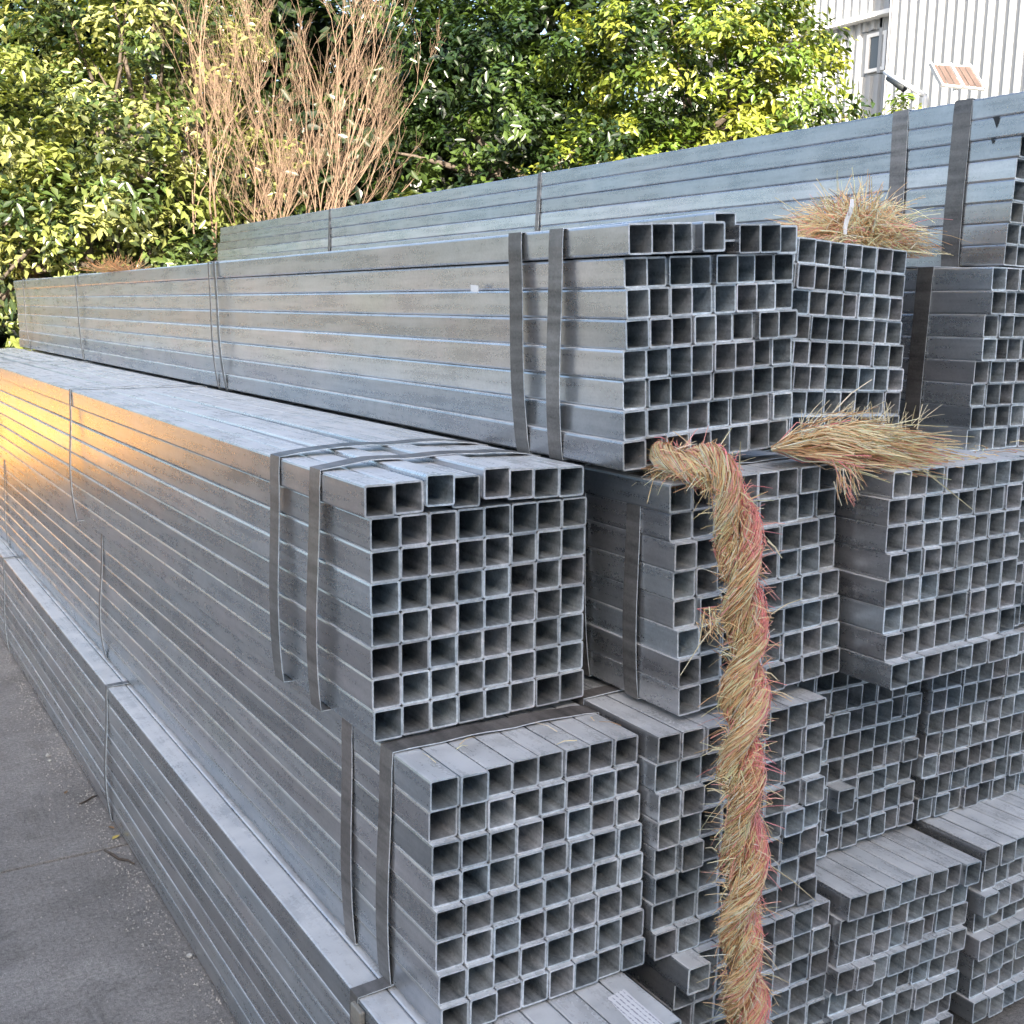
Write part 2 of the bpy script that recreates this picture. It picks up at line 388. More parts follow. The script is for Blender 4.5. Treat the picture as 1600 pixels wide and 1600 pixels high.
# column 2
rc = random.Random(5)
C2 = bundle('lowest bundle behind the hanging straw rope with a few tubes poking out', 1.197, 1.37, -1.088, -1.2, .031, -.026, seed=21, jit=.003, rowdx=.0025,
       push={(0, 0): -.04, (1, 0): -.01}, straps=[(1.6, .03)]+far)
B2 = bundle('middle bundle in the second column, half hidden behind the straw rope', 1.157, 1.387, -.688, .09, .025, -.021, seed=22, jit=.004, rowdx=.002, straps=[(1.62, .034), (1.8, .03)]+far)
A2 = bundle('leaning bundle under the straw rope with a wide strap on its dark left side', 1.212, 1.452, -.276, 2.21, .02, -.09, seed=23, jit=.003, rowdx=.002,
       rowx=[-.008, 0, 0, 0, .002, 0, 0, 0], rowy=[-.012, 0, 0, 0, 0, 0, 0, 0],
       straps=[(1.545, .038, .006), (1.70, .034, .006)]+far)
D = bundle('tilted upper bundle of the second column with one tube raised in its top row', 1.136, 1.492, .141, 3.41, .041, .069, seed=24, jit=.0045, rowdx=.005,
       lift={(4, 0): .021, (0, 0): .002, (1, 0): .003, (2, 0): .004, (3, 0): .004, (7, 0): -.002}, padl=.008, push={(4, 0): .012, (0, 0): -.01, (3, 0): -.008, (1, 1): .01},
       rowx=[-.004, .003, .002, .001, 0, 0, -.003, -.007], rowy=[-.006, .008, .004, 0, 0, 0, -.01, -.018],
       straps=[(1.687, .042, .006), (1.81, .044, .006), (3.59, .02, .008), (3.66, .012, .008), (5.73, .022, .004), (7.2, .02)])
# column 3
C3 = bundle('lowest bundle of the third column with ragged tube ends and a bare stained top', 1.606, 1.372, -1.082, -3.6, .023, -.044, seed=31, jit=.003, rowdx=.003, straps=[(1.68, .034)]+far,
       rowx=[.008, 0, .003, 0, -.003, -.002, 0, -.003], rowy=[-.02, -.006, 0, -.012, 0, -.006, .006, 0])
B3 = bundle('jumbled middle bundle of the third column whose tube ends step in and out', 1.601, 1.50, -.680, -1.6, .070, -.041, S=.0492, seed=32, jit=.003, rowdx=.003, straps=[(1.8, .034)]+far,
       push={(0, 5): -.012, (0, 6): -.03, (2, 5): -.03, (1, 6): .010, (5, 4): .012})
A3 = bundle('bundle below the loose straw tuft with a neat full face of eight by eight ends', 1.643, 1.355, -.270, .51, .019, -.022, seed=33, jit=.0025, rowdx=.003,
       rowx=[.006, 0, -.002, 0, 0, 0, 0, -.004], rowy=[0, 0, 0, 0, 0, 0, 0, -.02], straps=[(1.7, .034), (1.86, .034)]+far)
D2 = bundle('set-back upper bundle carrying the straw pile, its rows sloping down to the right', 1.635, 1.655, .158, -1.96, .065, -.061, seed=34, jit=.003, rowdx=.003,
       rowx=[0, -.004, -.006, 0, 0, 0, 0, .002], straps=[(1.86, .034), (2.02, .034)]+far)
# column 4
C4 = bundle('lowest bundle at the right edge with its rows stepped like stairs', 2.024, 1.352, -1.09, .3, .034, .009, seed=41, jit=.0025, rowdx=.004, straps=[(1.66, .034, .003)]+far,
       rowx=[.004, .008, -.002, .006, -.006, -.004, .004, 0], rowy=[0, .012, -.008, .014, -.008, 0, .006, -.008])
B4 = bundle('middle bundle at the right edge, mostly covered, with dirty ends', 2.008, 1.50, -.684, -1.2, .0, .02, seed=42, jit=.003, rowdx=.006, straps=[(1.8, .034)]+far)
A4 = bundle('bundle at the far right of which only a narrow blue-grey side strip shows', 2.10, 1.50, -.288, 0, .03, 0, S=.0488, seed=43, jit=.003, straps=[(1.75, .034)]+far)
D3 = bundle('upper right bundle with each lower row set further back and a dark strap beside it', 2.167, 1.557, .113, .13, .036, .097, seed=44, jit=.003, rowdx=.002, straps=[(1.735, .042, .003), (1.9, .034, .003)]+far)
E = bundle('highest bundle in the stack, crossing the picture up to the right corner', 2.30, 1.615, .492, -1.0, .0, .03, S=.0463, seed=45, jit=.002, rowdx=.001, ys=.925,
       rowy=[-.06, -.05, 0, 0, 0, 0, .004, .004],
       straps=[(1.768, .048, .003), (1.937, .046, .003), (3.54, .022, .003), (5.45, .022, .003)])
# timber bearers under the inner columns
for y in (1.75, 3.6, 5.4, 7.0):
    o = boxes('timber_bearer', [(-.68, .68, -.045, .045, 0, .034)], None, M_TIMBER, .003); o.location = (1.86, y, .0005)
    tag(o, {1.75: 'timber bearer under the stack nearest the open tube ends', 3.6: 'second timber bearer under the stack from the open tube ends', 5.4: 'third timber bearer under the stack from the open tube ends', 7.0: 'timber bearer under the far end of the stack'}[y], 'timber', 'timber bearers under the stack')

# ------------------------------------------------------------------ straw
def straw_mesh(fibres, name):
    """fibres: (points, radius, colour) -> three-sided stalks"""
    V, F, Cc = [], [], []
    for P, rad, c in fibres:
        n = len(P); b = len(V)
        tube_geo(P, [rad*(1-.5*k/(n-1)) for k in range(n)], 3, V, F, False)
        Cc += [(*c, 1)]*(len(V)-b)
    return mesh(name, V, F, False, Cc)

def straw_col(rnd, pink=0.0):
    base = rnd.choice([(.92, .64, .38), (.92, .73, .50), (.82, .53, .30), (.93, .82, .68), (.46, .27, .14), (.90, .62, .37), (.93, .75, .52)])
    k = rnd.uniform(.95, 1.3)
    c = [min(.9, x*k) for x in base]
    if rnd.random() < pink:
        q = rnd.uniform(.4, 1); p = (.84, .32, .36)
        c = [c[i]*(1-q)+p[i]*q*k for i in range(3)]
    return tuple(c)

def ray(px, py):
    """direction through a point of the 1600 frame; used only to size and place the straw in the yard"""
    return (fw + r2*((px-800)/1776.8) - u2*((py-800)/1776.8))
def at_y(px, py, y):
    d = ray(px, py); return Vector((0, 0, H)) + d*(y/d.y)
def at_z(px, py, z):
    d = ray(px, py); return Vector((0, 0, H)) + d*((z-H)/d.z)

def spline(P, n):
    out_ = []
    m = len(P)
    for k in range(m-1):
        p0, p1, p2, p3 = P[max(k-1, 0)], P[k], P[k+1], P[min(k+2, m-1)]
        for i in range(n):
            t = i/n; t2, t3 = t*t, t*t*t
            out_.append(0.5*((2*p1) + (p2-p0)*t + (2*p0-5*p1+4*p2-p3)*t2 + (3*p1-p0-3*p2+p3)*t3))
    out_.append(P[-1]); return out_

rs = random.Random(77)
pts = [(1020, 738, 1.56), (1052, 722, 1.475), (1092, 722, 1.415), (1130, 752, 1.375), (1152, 820, 1.355), (1156, 900, 1.345), (1167, 1000, 1.335),
       (1162, 1100, 1.315), (1157, 1220, 1.305), (1163, 1340, 1.30), (1156, 1460, 1.295), (1162, 1560, 1.29), (1163, 1680, 1.285), (1165, 1790, 1.28)]
path = spline([at_y(*p) for p in pts], 14)
Lp = [0]
for a, b in zip(path, path[1:]): Lp.append(Lp[-1]+(b-a).length)
tot = Lp[-1]
def on_path(s):
    s = max(0, min(tot-1e-6, s))
    k = max(0, min(len(Lp)-2, int(np.searchsorted(Lp, s))-1))
    t = (s-Lp[k])/(Lp[k+1]-Lp[k]); p = path[k].lerp(path[k+1], t)
    d = (path[k+1]-path[k]).normalized()
    a = Vector((1, 0, 0)); a = (a - d*a.dot(d)).normalized(); return p, d, a, d.cross(a)
def strand_centre(s, k):
    p, d, a, b = on_path(s)
    th = 2*math.pi*s/.27 + math.pi*k + .35*math.sin(s*11)
    g = min(1, .25 + s/.09)
    hr = .0185*g*(1+.12*math.sin(s*23))
    return p + (a*math.cos(th) + b*math.sin(th))*hr, d, a, b, g
rope = empty('straw_rope', path[0]); tag(rope, 'thick twisted straw rope hanging down over the tube ends, tan with a reddish side', 'rope')
for k in range(2):
    fib = []
    for q in range(5600):
        s0 = rs.uniform(0, tot-.02); ln = rs.uniform(.018, .085); a0 = rs.uniform(0, 6.283); rr = .0205*math.sqrt(rs.random())**.5*(1+.10*math.sin(s0*37+k)+.07*math.sin(s0*83))
        tw = rs.choice([1, 1, 1, .6])*2*math.pi/.16
        P = []; nseg = 4; jit_ = rs.gauss(0, 3.5); jr = rs.gauss(0, .05)
        for j in range(nseg+1):
            s = s0 + ln*j/nseg
            c0, d, a, b, g = strand_centre(s, k)
            ang = a0 + (tw+jit_)*(s-s0); r_ = rr*g*(1 + jr*j + .06*math.sin(s*70+a0))
            P.append(c0 + (a*math.cos(ang)+b*math.sin(ang))*r_ - path[0])
        side = (P[2]+path[0] - on_path(s0+ln/2)[0]).x
        fib.append((P, rs.uniform(.0007, .0014), straw_col(rs, .92 if side > .012 else (.5 if side > 0 else .05))))
    me = straw_mesh(fib, 'strand'); o = link('strand', me, rope, [M_STRAW]); tag(o, kind='stuff')
fib = []
for q in range(2300):                          # loose ends sticking out
    s0 = rs.uniform(0.02, tot); p, d, a, b = on_path(s0); g = min(1, .3+s0/.09)
    ang = rs.uniform(0, 6.283); o_ = (a*math.cos(ang)+b*math.sin(ang))
    ln = rs.choice([.010, .014, .018, .022, .03, .045]) * rs.uniform(.7, 1.3)
    dirv = (o_*rs.uniform(.5, 1.3) + d*rs.uniform(-.9, 1.0) + Vector((rs.gauss(0, .25), rs.gauss(0, .25), rs.gauss(0, .25)))).normalized()
    P0 = p + o_*.026*g - path[0]; bend = Vector((0, 0, -1))*rs.uniform(0, .35)
    P = [P0 + dirv*ln*t + bend*ln*t*t for t in (0, .35, .7, 1)]
    fib.append((P, rs.uniform(.0006, .0011), straw_col(rs, .5 if o_.x > .2 else .1)))
for (x0, y0, x1, y1, wdt) in ((1200, 1350, 1275, 1408, .0016), (1122, 968, 1063, 1055, .0015), (1200, 845, 1222, 872, .0018), (1120, 1330, 1102, 1325, .0014), (1205, 1080, 1240, 1092, .0012),
                         (1198, 1235, 1226, 1248, .0013), (1205, 960, 1255, 935, .0012), (1195, 1050, 1215, 1062, .0018), (1130, 1170, 1095, 1182, .0014), (1128, 1240, 1105, 1236, .0016), (1155, 735, 1157, 690, .0013)):
    A0, A1 = at_y(x0, y0, 1.30)-path[0], at_y(x1, y1, 1.27)-path[0]
    m_ = (A0+A1)/2 + Vector((0, 0, .004))
    fib.append(([A0, m_, A1], wdt, (.8, .72, .52)))
for q in range(26):                           # knot of looser straw on the left side
    A0 = at_y(1128+rs.gauss(0, 5), 975+rs.gauss(0, 14), 1.33); A1 = at_y(1105+rs.gauss(0, 9), 960+rs.gauss(0, 10), 1.30); A2_ = at_y(1110+rs.gauss(0, 9), 992+rs.gauss(0, 14), 1.29)
    fib.append(([A0-path[0], A1-path[0], A2_-path[0]], rs.uniform(.0008, .0013), straw_col(rs, .1)))
o = link('loose_stalk', straw_mesh(fib, 'loose_stalk'), rope, [M_STRAW]); tag(o, kind='stuff')

# tuft lying on the ledge between the bundles
root = at_y(1228, 702, 1.50)
tuft = empty('straw_tuft', root); tag(tuft, 'flattened brush of straw squeezed out below the set-back bundle, pointing right', 'straw')
fib = []
for q in range(950):
    u = rs.random(); v = rs.gauss(0, .5)
    sx = 1205+rs.uniform(0, 110)*u; sy = 701+rs.gauss(0, 1.5+(sx-1205)*.05)
    L_ = rs.uniform(.25, 1.0)
    ex = sx + 60 + 175*L_ + rs.gauss(0, 12); ey = 702 + v*38 + 34*L_*rs.uniform(.2, 1) - 22*(1-L_) + (rs.gauss(0, 22) if rs.random() < .25 else 0)
    Y0 = 1.47 + rs.gauss(0, .015); Y1 = 1.40 + rs.gauss(0, .03)
    A0 = at_y(sx, sy, Y0); A1 = at_y(ex, ey, Y1)
    mid = at_y((sx+ex)/2, (sy+ey)/2 - 26*rs.uniform(.2, 1)*(1 if v < 0.3 else -.2), (Y0+Y1)/2)
    A1.z = max(A1.z, H-.29 if A1.y < 1.37 else H-.265); mid.z = max(mid.z, H-.262)
    kx = Vector((rs.gauss(0, .006), rs.gauss(0, .008), rs.gauss(0, .006))); P = [A0, A0.lerp(mid, .6)+kx, mid.lerp(A1, .35)-kx*.6, A1]
    fib.append(([p-root for p in P], rs.uniform(.0009, .0019), straw_col(rs, .14 if ey > 700 else .05)))
for q in range(60):                           # wisps pointing up and out
    sx = rs.uniform(1250, 1440); A0 = at_y(sx, 672+rs.gauss(0, 12), 1.42); A1 = at_y(sx+rs.uniform(-10, 45), 672-rs.uniform(15, 48), 1.42+rs.uniform(-.02, .03))
    fib.append(([A0-root, (A0+A1)/2-root+Vector((0, 0, .002)), A1-root], rs.uniform(.0007, .0013), (.72, .64, .45)))
for q in range(34):                           # wisps hanging down beside the ledge
    sx, sy = rs.uniform(1300, 1335), 725+rs.uniform(-8, 30); A0 = at_y(sx, sy, 1.37); A1 = at_y(sx+rs.uniform(0, 26), sy+rs.uniform(15, 48), 1.34)
    fib.append(([A0-root, (A0+A1)/2-root, A1-root], rs.uniform(.0008, .0015), straw_col(rs, .3)))
A0, A1 = at_y(1432, 725, 1.36), at_y(1520, 796, 1.31); fib.append(([A0-root, (A0+A1)/2-root, A1-root], .0018, (.85, .8, .6)))
o = link('stalk', straw_mesh(fib, 'stalk'), tuft, [M_STRAW]); tag(o, kind='stuff')

# tuft piled on the set-back bundle
c0 = at_y(1332, 388, 1.80); c0.z = H+.150
tuft2 = empty('straw_pile', c0); tag(tuft2, 'round bristly pile of straw lying on top of the set-back bundle', 'straw')
fib = []
for q in range(2100):
    u = rs.uniform(-1, 1); side = 1 if u > 0 else -1
    bx = c0 + Vector((.115*u + rs.gauss(0, .01), rs.gauss(0, .035), rs.uniform(0, .085)*math.sqrt(1-abs(u))))
    hgt = .19*math.sqrt(max(0, 1-u*u)) + .012
    d = Vector((u*1.1 + rs.gauss(0, .45), rs.gauss(0, .5), rs.uniform(.05, 1.1)*(1-.6*abs(u)))).normalized()
    ln = rs.uniform(.03, .085)*(.5+hgt*6)
    bend = Vector((u*.3, 0, -rs.uniform(.1, .7)))
    P = [bx + d*ln*t + bend*ln*t*t for t in (0, .33, .66, 1)]
    for p in P: p.z = max(p.z, c0.z - .006 - .02*max(0, p.x-c0.x))
    fib.append(([p-c0 for p in P], rs.uniform(.0008, .0015), straw_col(rs, .12)))
for q in range(90):
    bx = c0 + Vector((-.12-rs.uniform(0, .06), rs.gauss(0, .02), .012)); d = Vector((rs.gauss(-.3, 1), rs.gauss(0, .4), rs.uniform(.0, .3))).normalized()
    fib.append(([bx-c0, bx+d*.02-c0, bx+d*.04-c0], .0009, straw_col(rs, .3)))
o = link('stalk', straw_mesh(fib, 'stalk'), tuft2, [M_STRAW]); tag(o, kind='stuff')
for q in range(44):                           # single stalks strewn over the tube tops and ledges
    pxq = rs.uniform(1310, 1590) if q % 2 or q % 3 else rs.uniform(1000, 1300)
    if q % 2 or q % 3: p = at_y(pxq, 715, 1.36 + rs.uniform(.02, .2)); p.z = H - .268 + .001
    else: p = at_z(rs.uniform(640, 960), rs.uniform(1120, 1190), H-.690)
    a_ = rs.uniform(0, 3.14); hl = rs.uniform(.008, .03); d = Vector((math.cos(a_), math.sin(a_), 0))*hl
    me = straw_mesh([([-d, Vector((rs.gauss(0, .002), rs.gauss(0, .002), .003)), d], rs.uniform(.0007, .0012), straw_col(rs, .1))], 'loose_straw')
    if q == 0: loose = []
    loose.append((p, me))
lv, lf, lc = [], [], []
for p, me in loose:
    b = len(lv); lv += [tuple(v.co+p) for v in me.vertices]; lf += [tuple(i+b for i in f.vertices) for f in me.polygons]
    lc += [tuple(x.color) for x in me.color_attributes['tint'].data]; bpy.data.meshes.remove(me)
o = link('scattered_straw', mesh('scattered_straw', lv, lf, False, lc), None, [M_STRAW]); tag(o, 'stray straw stalks strewn over the tube tops near the rope and tuft', 'straw', kind='stuff')
# pale plastic strip in the pile
V, F = [], []
A0, A1 = at_y(1321, 366, 1.70), at_y(1331, 311, 1.72)
for k in range(6):
    t = k/5; p = A0.lerp(A1, t); wv = .0035 + .002*math.sin(t*3.1); yy = .004*math.sin(t*6)
    V += [(p.x-wv, p.y+yy, p.z), (p.x+wv, p.y+yy-.001, p.z), (p.x-wv, p.y+yy+.002, p.z), (p.x+wv, p.y+yy+.001, p.z)]
for k in range(5):
    a = 4*k; F += [(a, a+1, a+5, a+4), (a+2, a+6, a+7, a+3), (a, a+4, a+6, a+2), (a+1, a+3, a+7, a+5)]
F += [(0, 2, 3, 1), (20, 21, 23, 22)]
o = link('plastic_strip', mesh('plastic_strip', V, F), None, [M_FRAME]); tag(o, 'short pale plastic strip stuck upright in the straw pile', 'plastic strip')
# small orange straw wisp on the far top of the tilted bundle
c1 = at_y(182, 424, 5.0); c1.z = H+.142
fib = []
for q in range(160):
    bx = c1 + Vector((rs.gauss(0, .05), rs.gauss(0, .12), 0)); d = Vector((rs.gauss(0, 1), rs.gauss(0, .6), rs.uniform(.05, .8))).normalized()
    fib.append(([bx-c1, bx+d*.04-c1, bx+d*.075-c1], .0022, (.62*rs.uniform(.8, 1.2), .36, .16)))
wisp = empty('straw_wisp', c1); tag(wisp, 'small orange straw wisp far along the top of the tilted bundle', 'straw')
o = link('stalk', straw_mesh(fib, 'stalk'), wisp, [M_STRAW]); tag(o, kind='stuff')

# ------------------------------------------------------------------ sticker, marks
def decal(name, quad, n, thick, m, label, cat):
    V = [q + n*.0006 for q in quad] + [q + n*(.0006+thick) for q in quad]
    F = [(3, 2, 1, 0), (4, 5, 6, 7), (0, 1, 5, 4), (1, 2, 6, 5), (2, 3, 7, 6), (3, 0, 4, 7)]
    o = link(name, mesh(name, V, F), None, [m]); tag(o, label, cat); return o
def sticker_mat():
    m, t, b, N, L = mat('sticker_paper')
    tc = nn(N, 'ShaderNodeTexCoord'); mp = nn(N, 'ShaderNodeMapping'); mp.inputs['Scale'].default_value = (1, .25, 1); L.new(tc.outputs['Object'], mp.inputs[0])
    wv = nn(N, 'ShaderNodeTexWave'); wv.bands_direction = 'X'; wv.inputs['Scale'].default_value = 38; wv.inputs['Distortion'].default_value = 1.5; L.new(mp.outputs[0], wv.inputs['Vector'])
    n1 = nn(N, 'ShaderNodeTexNoise'); n1.inputs['Scale'].default_value = 160; L.new(tc.outputs['Object'], n1.inputs['Vector'])
    mu = nn(N, 'ShaderNodeMath', operation='MULTIPLY'); L.new(wv.outputs[1], mu.inputs[0]); L.new(n1.outputs[0], mu.inputs[1])
    rp = ramp(N, [(0.35, (.78, .78, .8)), (0.55, (.35, .35, .4))]); L.new(mu.outputs[0], rp.inputs[0]); L.new(rp.outputs[0], b.inputs['Base Color']); b.inputs['Roughness'].default_value = .6
    return m
M_STICK = sticker_mat()
zt = H-1.10
q = [at_z(948, 1560, zt), at_z(975, 1546, zt), at_z(1050, 1612, zt), at_z(1018, 1632, zt)]
decal('paper_sticker', q, Vector((0, 0, 1)), .0002, M_STICK, 'worn white paper sticker on top of the lowest near bundle', 'sticker')
def at_x(px, py, x):
    d = ray(px, py); return Vector((0, 0, H)) + d*(x/d.x)
xs = 1.136-.0055
q = [at_x(736, 456, xs), at_x(748, 457, xs), at_x(748, 446, xs), at_x(736, 445, xs)]
decal('paint_mark', q, Vector((-1, 0, 0)), .0002, M_FRAME, 'small white paint mark on the side of the tilted upper bundle', 'paint mark')
M_DARK = simple('dark_paint', (.02, .025, .03), .6, 20, .2)
for (x, y, s, lb) in ((1557, 190, 7, 'larger black drip on the side of the highest bundle near the picture edge'), (1551, 220, 4, 'smaller black drip below the larger one on the highest bundle')):
    xe = 2.30-.003
    P = [at_x(x-s*.8, y-s, xe), at_x(x+s*.8, y-s*1.2, xe), at_x(x+s*.5, y, xe), at_x(x, y+s*1.4, xe), at_x(x-s*.4, y, xe)]
    V = P + [p+Vector((-.0006, 0, 0)) for p in P]; n5 = 5
    F = [tuple(range(5)), tuple(reversed(range(5, 10)))] + [(k, (k+1) % 5, 5+(k+1) % 5, 5+k) for k in range(5)]
    o = link('paint_drip', mesh('paint_drip', V, F), None, [M_DARK]); tag(o, lb, 'paint mark')

# ------------------------------------------------------------------ litter on the concrete
def litter_twig(P, rad, lb):
    V, F = [], []; tube_geo([Vector(p) for p in P], rad, 5, V, F)
    o = link('twig', mesh('twig', V, F, True), None, [M_BARK]); tag(o, lb, 'twig', 'twigs on the concrete')
g = .004
T = [at_z(x, y, g) for x, y in ((163, 1328), (176, 1335), (186, 1342), (200, 1344), (210, 1350))]
litter_twig(T, [.003, .0045, .004, .003, .002], 'dark bent twig lying on the concrete beside the lowest bundle')
T = [at_z(x, y, g) for x, y in ((124, 1256), (134, 1252), (144, 1245), (152, 1243))]
litter_twig(T, [.002, .003, .003, .002], 'thin twig on the concrete near the strap of the lowest bundle')
def litter_leaf(px, py, s, c, lb, a):
    p = at_z(px, py, .004); V = []
    for (u, v, z) in ((-1, 0, 0), (-.3, .45, .12), (.4, .35, .1), (1, 0, .05), (.4, -.35, .14), (-.3, -.45, .1), (0, 0, .0)):
        V.append((s*(u*math.cos(a)-v*math.sin(a)), s*(u*math.sin(a)+v*math.cos(a)), s*z))
    F = [(6, i, (i+1) % 6) for i in range(6)]
    o = link('fallen_leaf', mesh('fallen_leaf', V, F), None, [c]); o.location = p; tag(o, lb, 'leaf', 'fallen leaves')
M_PEB = simple('pebble_stone', (.5, .48, .44), .8, 60, .3); M_YL = simple('yellow_leaf', (.55, .42, .10), .6, 30, .3); M_BL = simple('brown_leaf', (.22, .13, .06), .7, 30, .3)
litter_leaf(181, 1308, .016, M_YL, 'small yellow fallen leaf against the lowest bundle', .6)
litter_leaf(174, 1293, .013, M_BL, 'curled brown leaf just beyond the yellow one', 2.1)
litter_leaf(103, 1238, .012, M_BL, 'tiny dark leaf on open concrete at the left', 1.1)
for n_, (x, y, s, lb) in enumerate(((297, 1493, .011, 'white pebble touching the foot of the lowest bundle'), (75, 1180, .012, 'pale chip on the concrete, further of two'), (78, 1188, .010, 'pale chip on the concrete, nearer of two'))):
    rp_ = random.Random(n_); V, F = [], []
    import bmesh
    bm = bmesh.new(); bmesh.ops.create_icosphere(bm, subdivisions=1, radius=s)
    for v in bm.verts: v.co = Vector((v.co.x*rp_.uniform(.8, 1.2), v.co.y*rp_.uniform(.7, 1.2), v.co.z*.6))
    me = bpy.data.meshes.new('pebble'); bm.to_mesh(me); bm.free()
    o = link('pebble', me, None, [M_PEB]); o.location = at_z(x, y, .004); o.scale = (.75, .75, .75); tag(o, lb, 'pebble')
grit = random.Random(9); V, F = [], []
for k in range(5200):
    x = grit.uniform(-2.0, .68); y = grit.uniform(.6, 7.5)
    if grit.random() < .5: x = .685 - abs(grit.gauss(0, .05))
    s = grit.uniform(.0012, .0035); b = len(V)
    V += [(x-s, y, 0), (x+s*.5, y-s, 0), (x+s*.6, y+s, 0), (x, y, s*1.2)]
    F += [(b, b+1, b+3), (b+1, b+2, b+3), (b+2, b, b+3)]
M_GRIT = simple('grit', (.38, .36, .33), .9, 40, .5)
o = link('grit', mesh('grit', V, F), None, [M_GRIT]); tag(o, 'fine grit scattered on the concrete along the stack', 'grit', kind='stuff')

# ------------------------------------------------------------------ trees
def leaves_mesh(name, P, Nrm, size, tint, rng):
    """folded leaf blades: P centres, Nrm outward normals"""
    n = len(P)
    d = rng.normal(size=(n, 3)); d[:, 2] -= .55
    Nrm = Nrm/np.linalg.norm(Nrm, axis=1, keepdims=True)
    d -= Nrm*(d*Nrm).sum(1, keepdims=True); d /= np.linalg.norm(d, axis=1, keepdims=True)
    s = np.cross(Nrm, d)
    L = size*rng.uniform(.7, 1.3, n)[:, None]; W = L*.23
    fold = Nrm*L*.09
    base = P - d*L*.5; tip = P + d*L*.5 - Nrm*L*.12
    l1 = P - s*W + fold - d*L*.05; r1 = P + s*W + fold - d*L*.05
    V = np.stack([base, l1, tip, r1], 1).reshape(-1, 3)
    i = np.arange(n)*4
    F = np.concatenate([np.stack([i, i+2, i+1], 1), np.stack([i, i+3, i+2], 1)])
    me = bpy.data.meshes.new(name)
    me.vertices.add(len(V)); me.vertices.foreach_set('co', V.astype(np.float32).ravel())
    me.loops.add(len(F)*3); me.loops.foreach_set('vertex_index', F.astype(np.int32).ravel())
    me.polygons.add(len(F)); me.polygons.foreach_set('loop_start', (np.arange(len(F))*3).astype(np.int32)); me.polygons.foreach_set('loop_total', np.full(len(F), 3, np.int32))
    me.update(calc_edges=True)
    a = me.color_attributes.new('tint', 'FLOAT_COLOR', 'POINT')
    a.data.foreach_set('color', np.repeat(np.concatenate([tint, np.ones((n, 1))], 1), 4, 0).astype(np.float32).ravel())
    return me

def pol(az, dist): return dist*math.sin(R(az)), dist*math.cos(R(az))

def tree(name, label, cat, az, dist, blobs, n_leaf, size, seed, pal, trunk_r=.09, group=None, clump=.28):
    """blobs: (dx across view, dy along view, z, rx, ry, rz) ellipsoids that make up the crown"""
    rng = np.random.default_rng(seed); rnd = random.Random(seed)
    x0, y0 = pol(az, dist); root = empty(name, (x0, y0, -.02)); tag(root, label, cat, group)
    if name == 'yard_tree': az = 0
    ax = Vector((math.cos(R(az)), -math.sin(R(az)), 0)); ay = Vector((math.sin(R(az)), math.cos(R(az)), 0))
    vol = np.array([b[3]*b[4]*b[5] for b in blobs])**(2/3); vol /= vol.sum()
    PP, NN, TT = [], [], []
    ends = []
    for b, f in zip(blobs, vol):
        ncl = max(6, int(n_leaf*f/55))
        u = rng.normal(size=(ncl, 3)); u /= np.linalg.norm(u, axis=1, keepdims=True)
        rad = 1 - .42*rng.random(ncl)**1.6 if pal is not GD else rng.random(ncl)**.4
        cc = u*rad[:, None]*np.array(b[3:6]) + np.array([b[0], b[1], b[2]])
        for c, uu in zip(cc, u):
            if c[2] < .15: continue
            k = int(rng.uniform(35, 75)); cr = clump*rng.uniform(.6, 1.25)
            q = rng.normal(size=(k, 3)); q /= np.linalg.norm(q, axis=1, keepdims=True)
            q *= (rng.random(k)**.45)[:, None]
            P = c + q*cr*np.array([1, 1, .75])
            Nn = q*.7 + uu*.7 + np.array([0, 0, .75]) + rng.normal(size=(k, 3))*.45
            t0, t1 = pal[rng.integers(len(pal))], pal[rng.integers(len(pal))]
            m = rng.random(k)[:, None]*.35
            T_ = (np.array(t0)*(1-m) + np.array(t1)*m)*rng.uniform(.75, 1.25, (k, 1))
            PP.append(P); NN.append(Nn); TT.append(T_)
            if len(ends) < 22: ends.append(c)
    P = np.concatenate(PP); Nn = np.concatenate(NN); T_ = np.clip(np.concatenate(TT), .01, .9)
    B = np.array([[ax.x, ax.y, 0], [ay.x, ay.y, 0], [0, 0, 1]])
    me = leaves_mesh('crown', P@B, Nn@B, size, T_, rng)
    cr = link('crown', me, root, [M_LEAF]); tag(cr, kind='stuff')
    V, F = [], []
    zt_ = max(b[2] for b in blobs)
    tp = [Vector((0, 0, 0)), Vector((rnd.gauss(0, .05), rnd.gauss(0, .05), zt_*.35)), Vector((rnd.gauss(0, .12), rnd.gauss(0, .12), zt_*.8))]
    tp = spline(tp, 5)
    tube_geo(tp, [trunk_r*(1-.5*k/(len(tp)-1)) for k in range(len(tp))], 8, V, F)
    o = link('trunk', mesh('trunk', V, F, True), root, [M_BARK])
    for e in ends:
        e = ax*e[0] + ay*e[1] + Vector((0, 0, e[2]))
        s0 = tp[rnd.randrange(4, len(tp))]
        mid = s0.lerp(e, .5) + Vector((rnd.gauss(0, .12), rnd.gauss(0, .12), rnd.uniform(0, .2)))
        pth = spline([s0, mid, e], 4); V, F = [], []
        r0 = trunk_r*.38
        tube_geo(pth, [r0*(1-.85*k/(len(pth)-1)) for k in range(len(pth))], 5, V, F)
        link('limb', mesh('limb', V, F, True), root, [M_BARK])
    return root

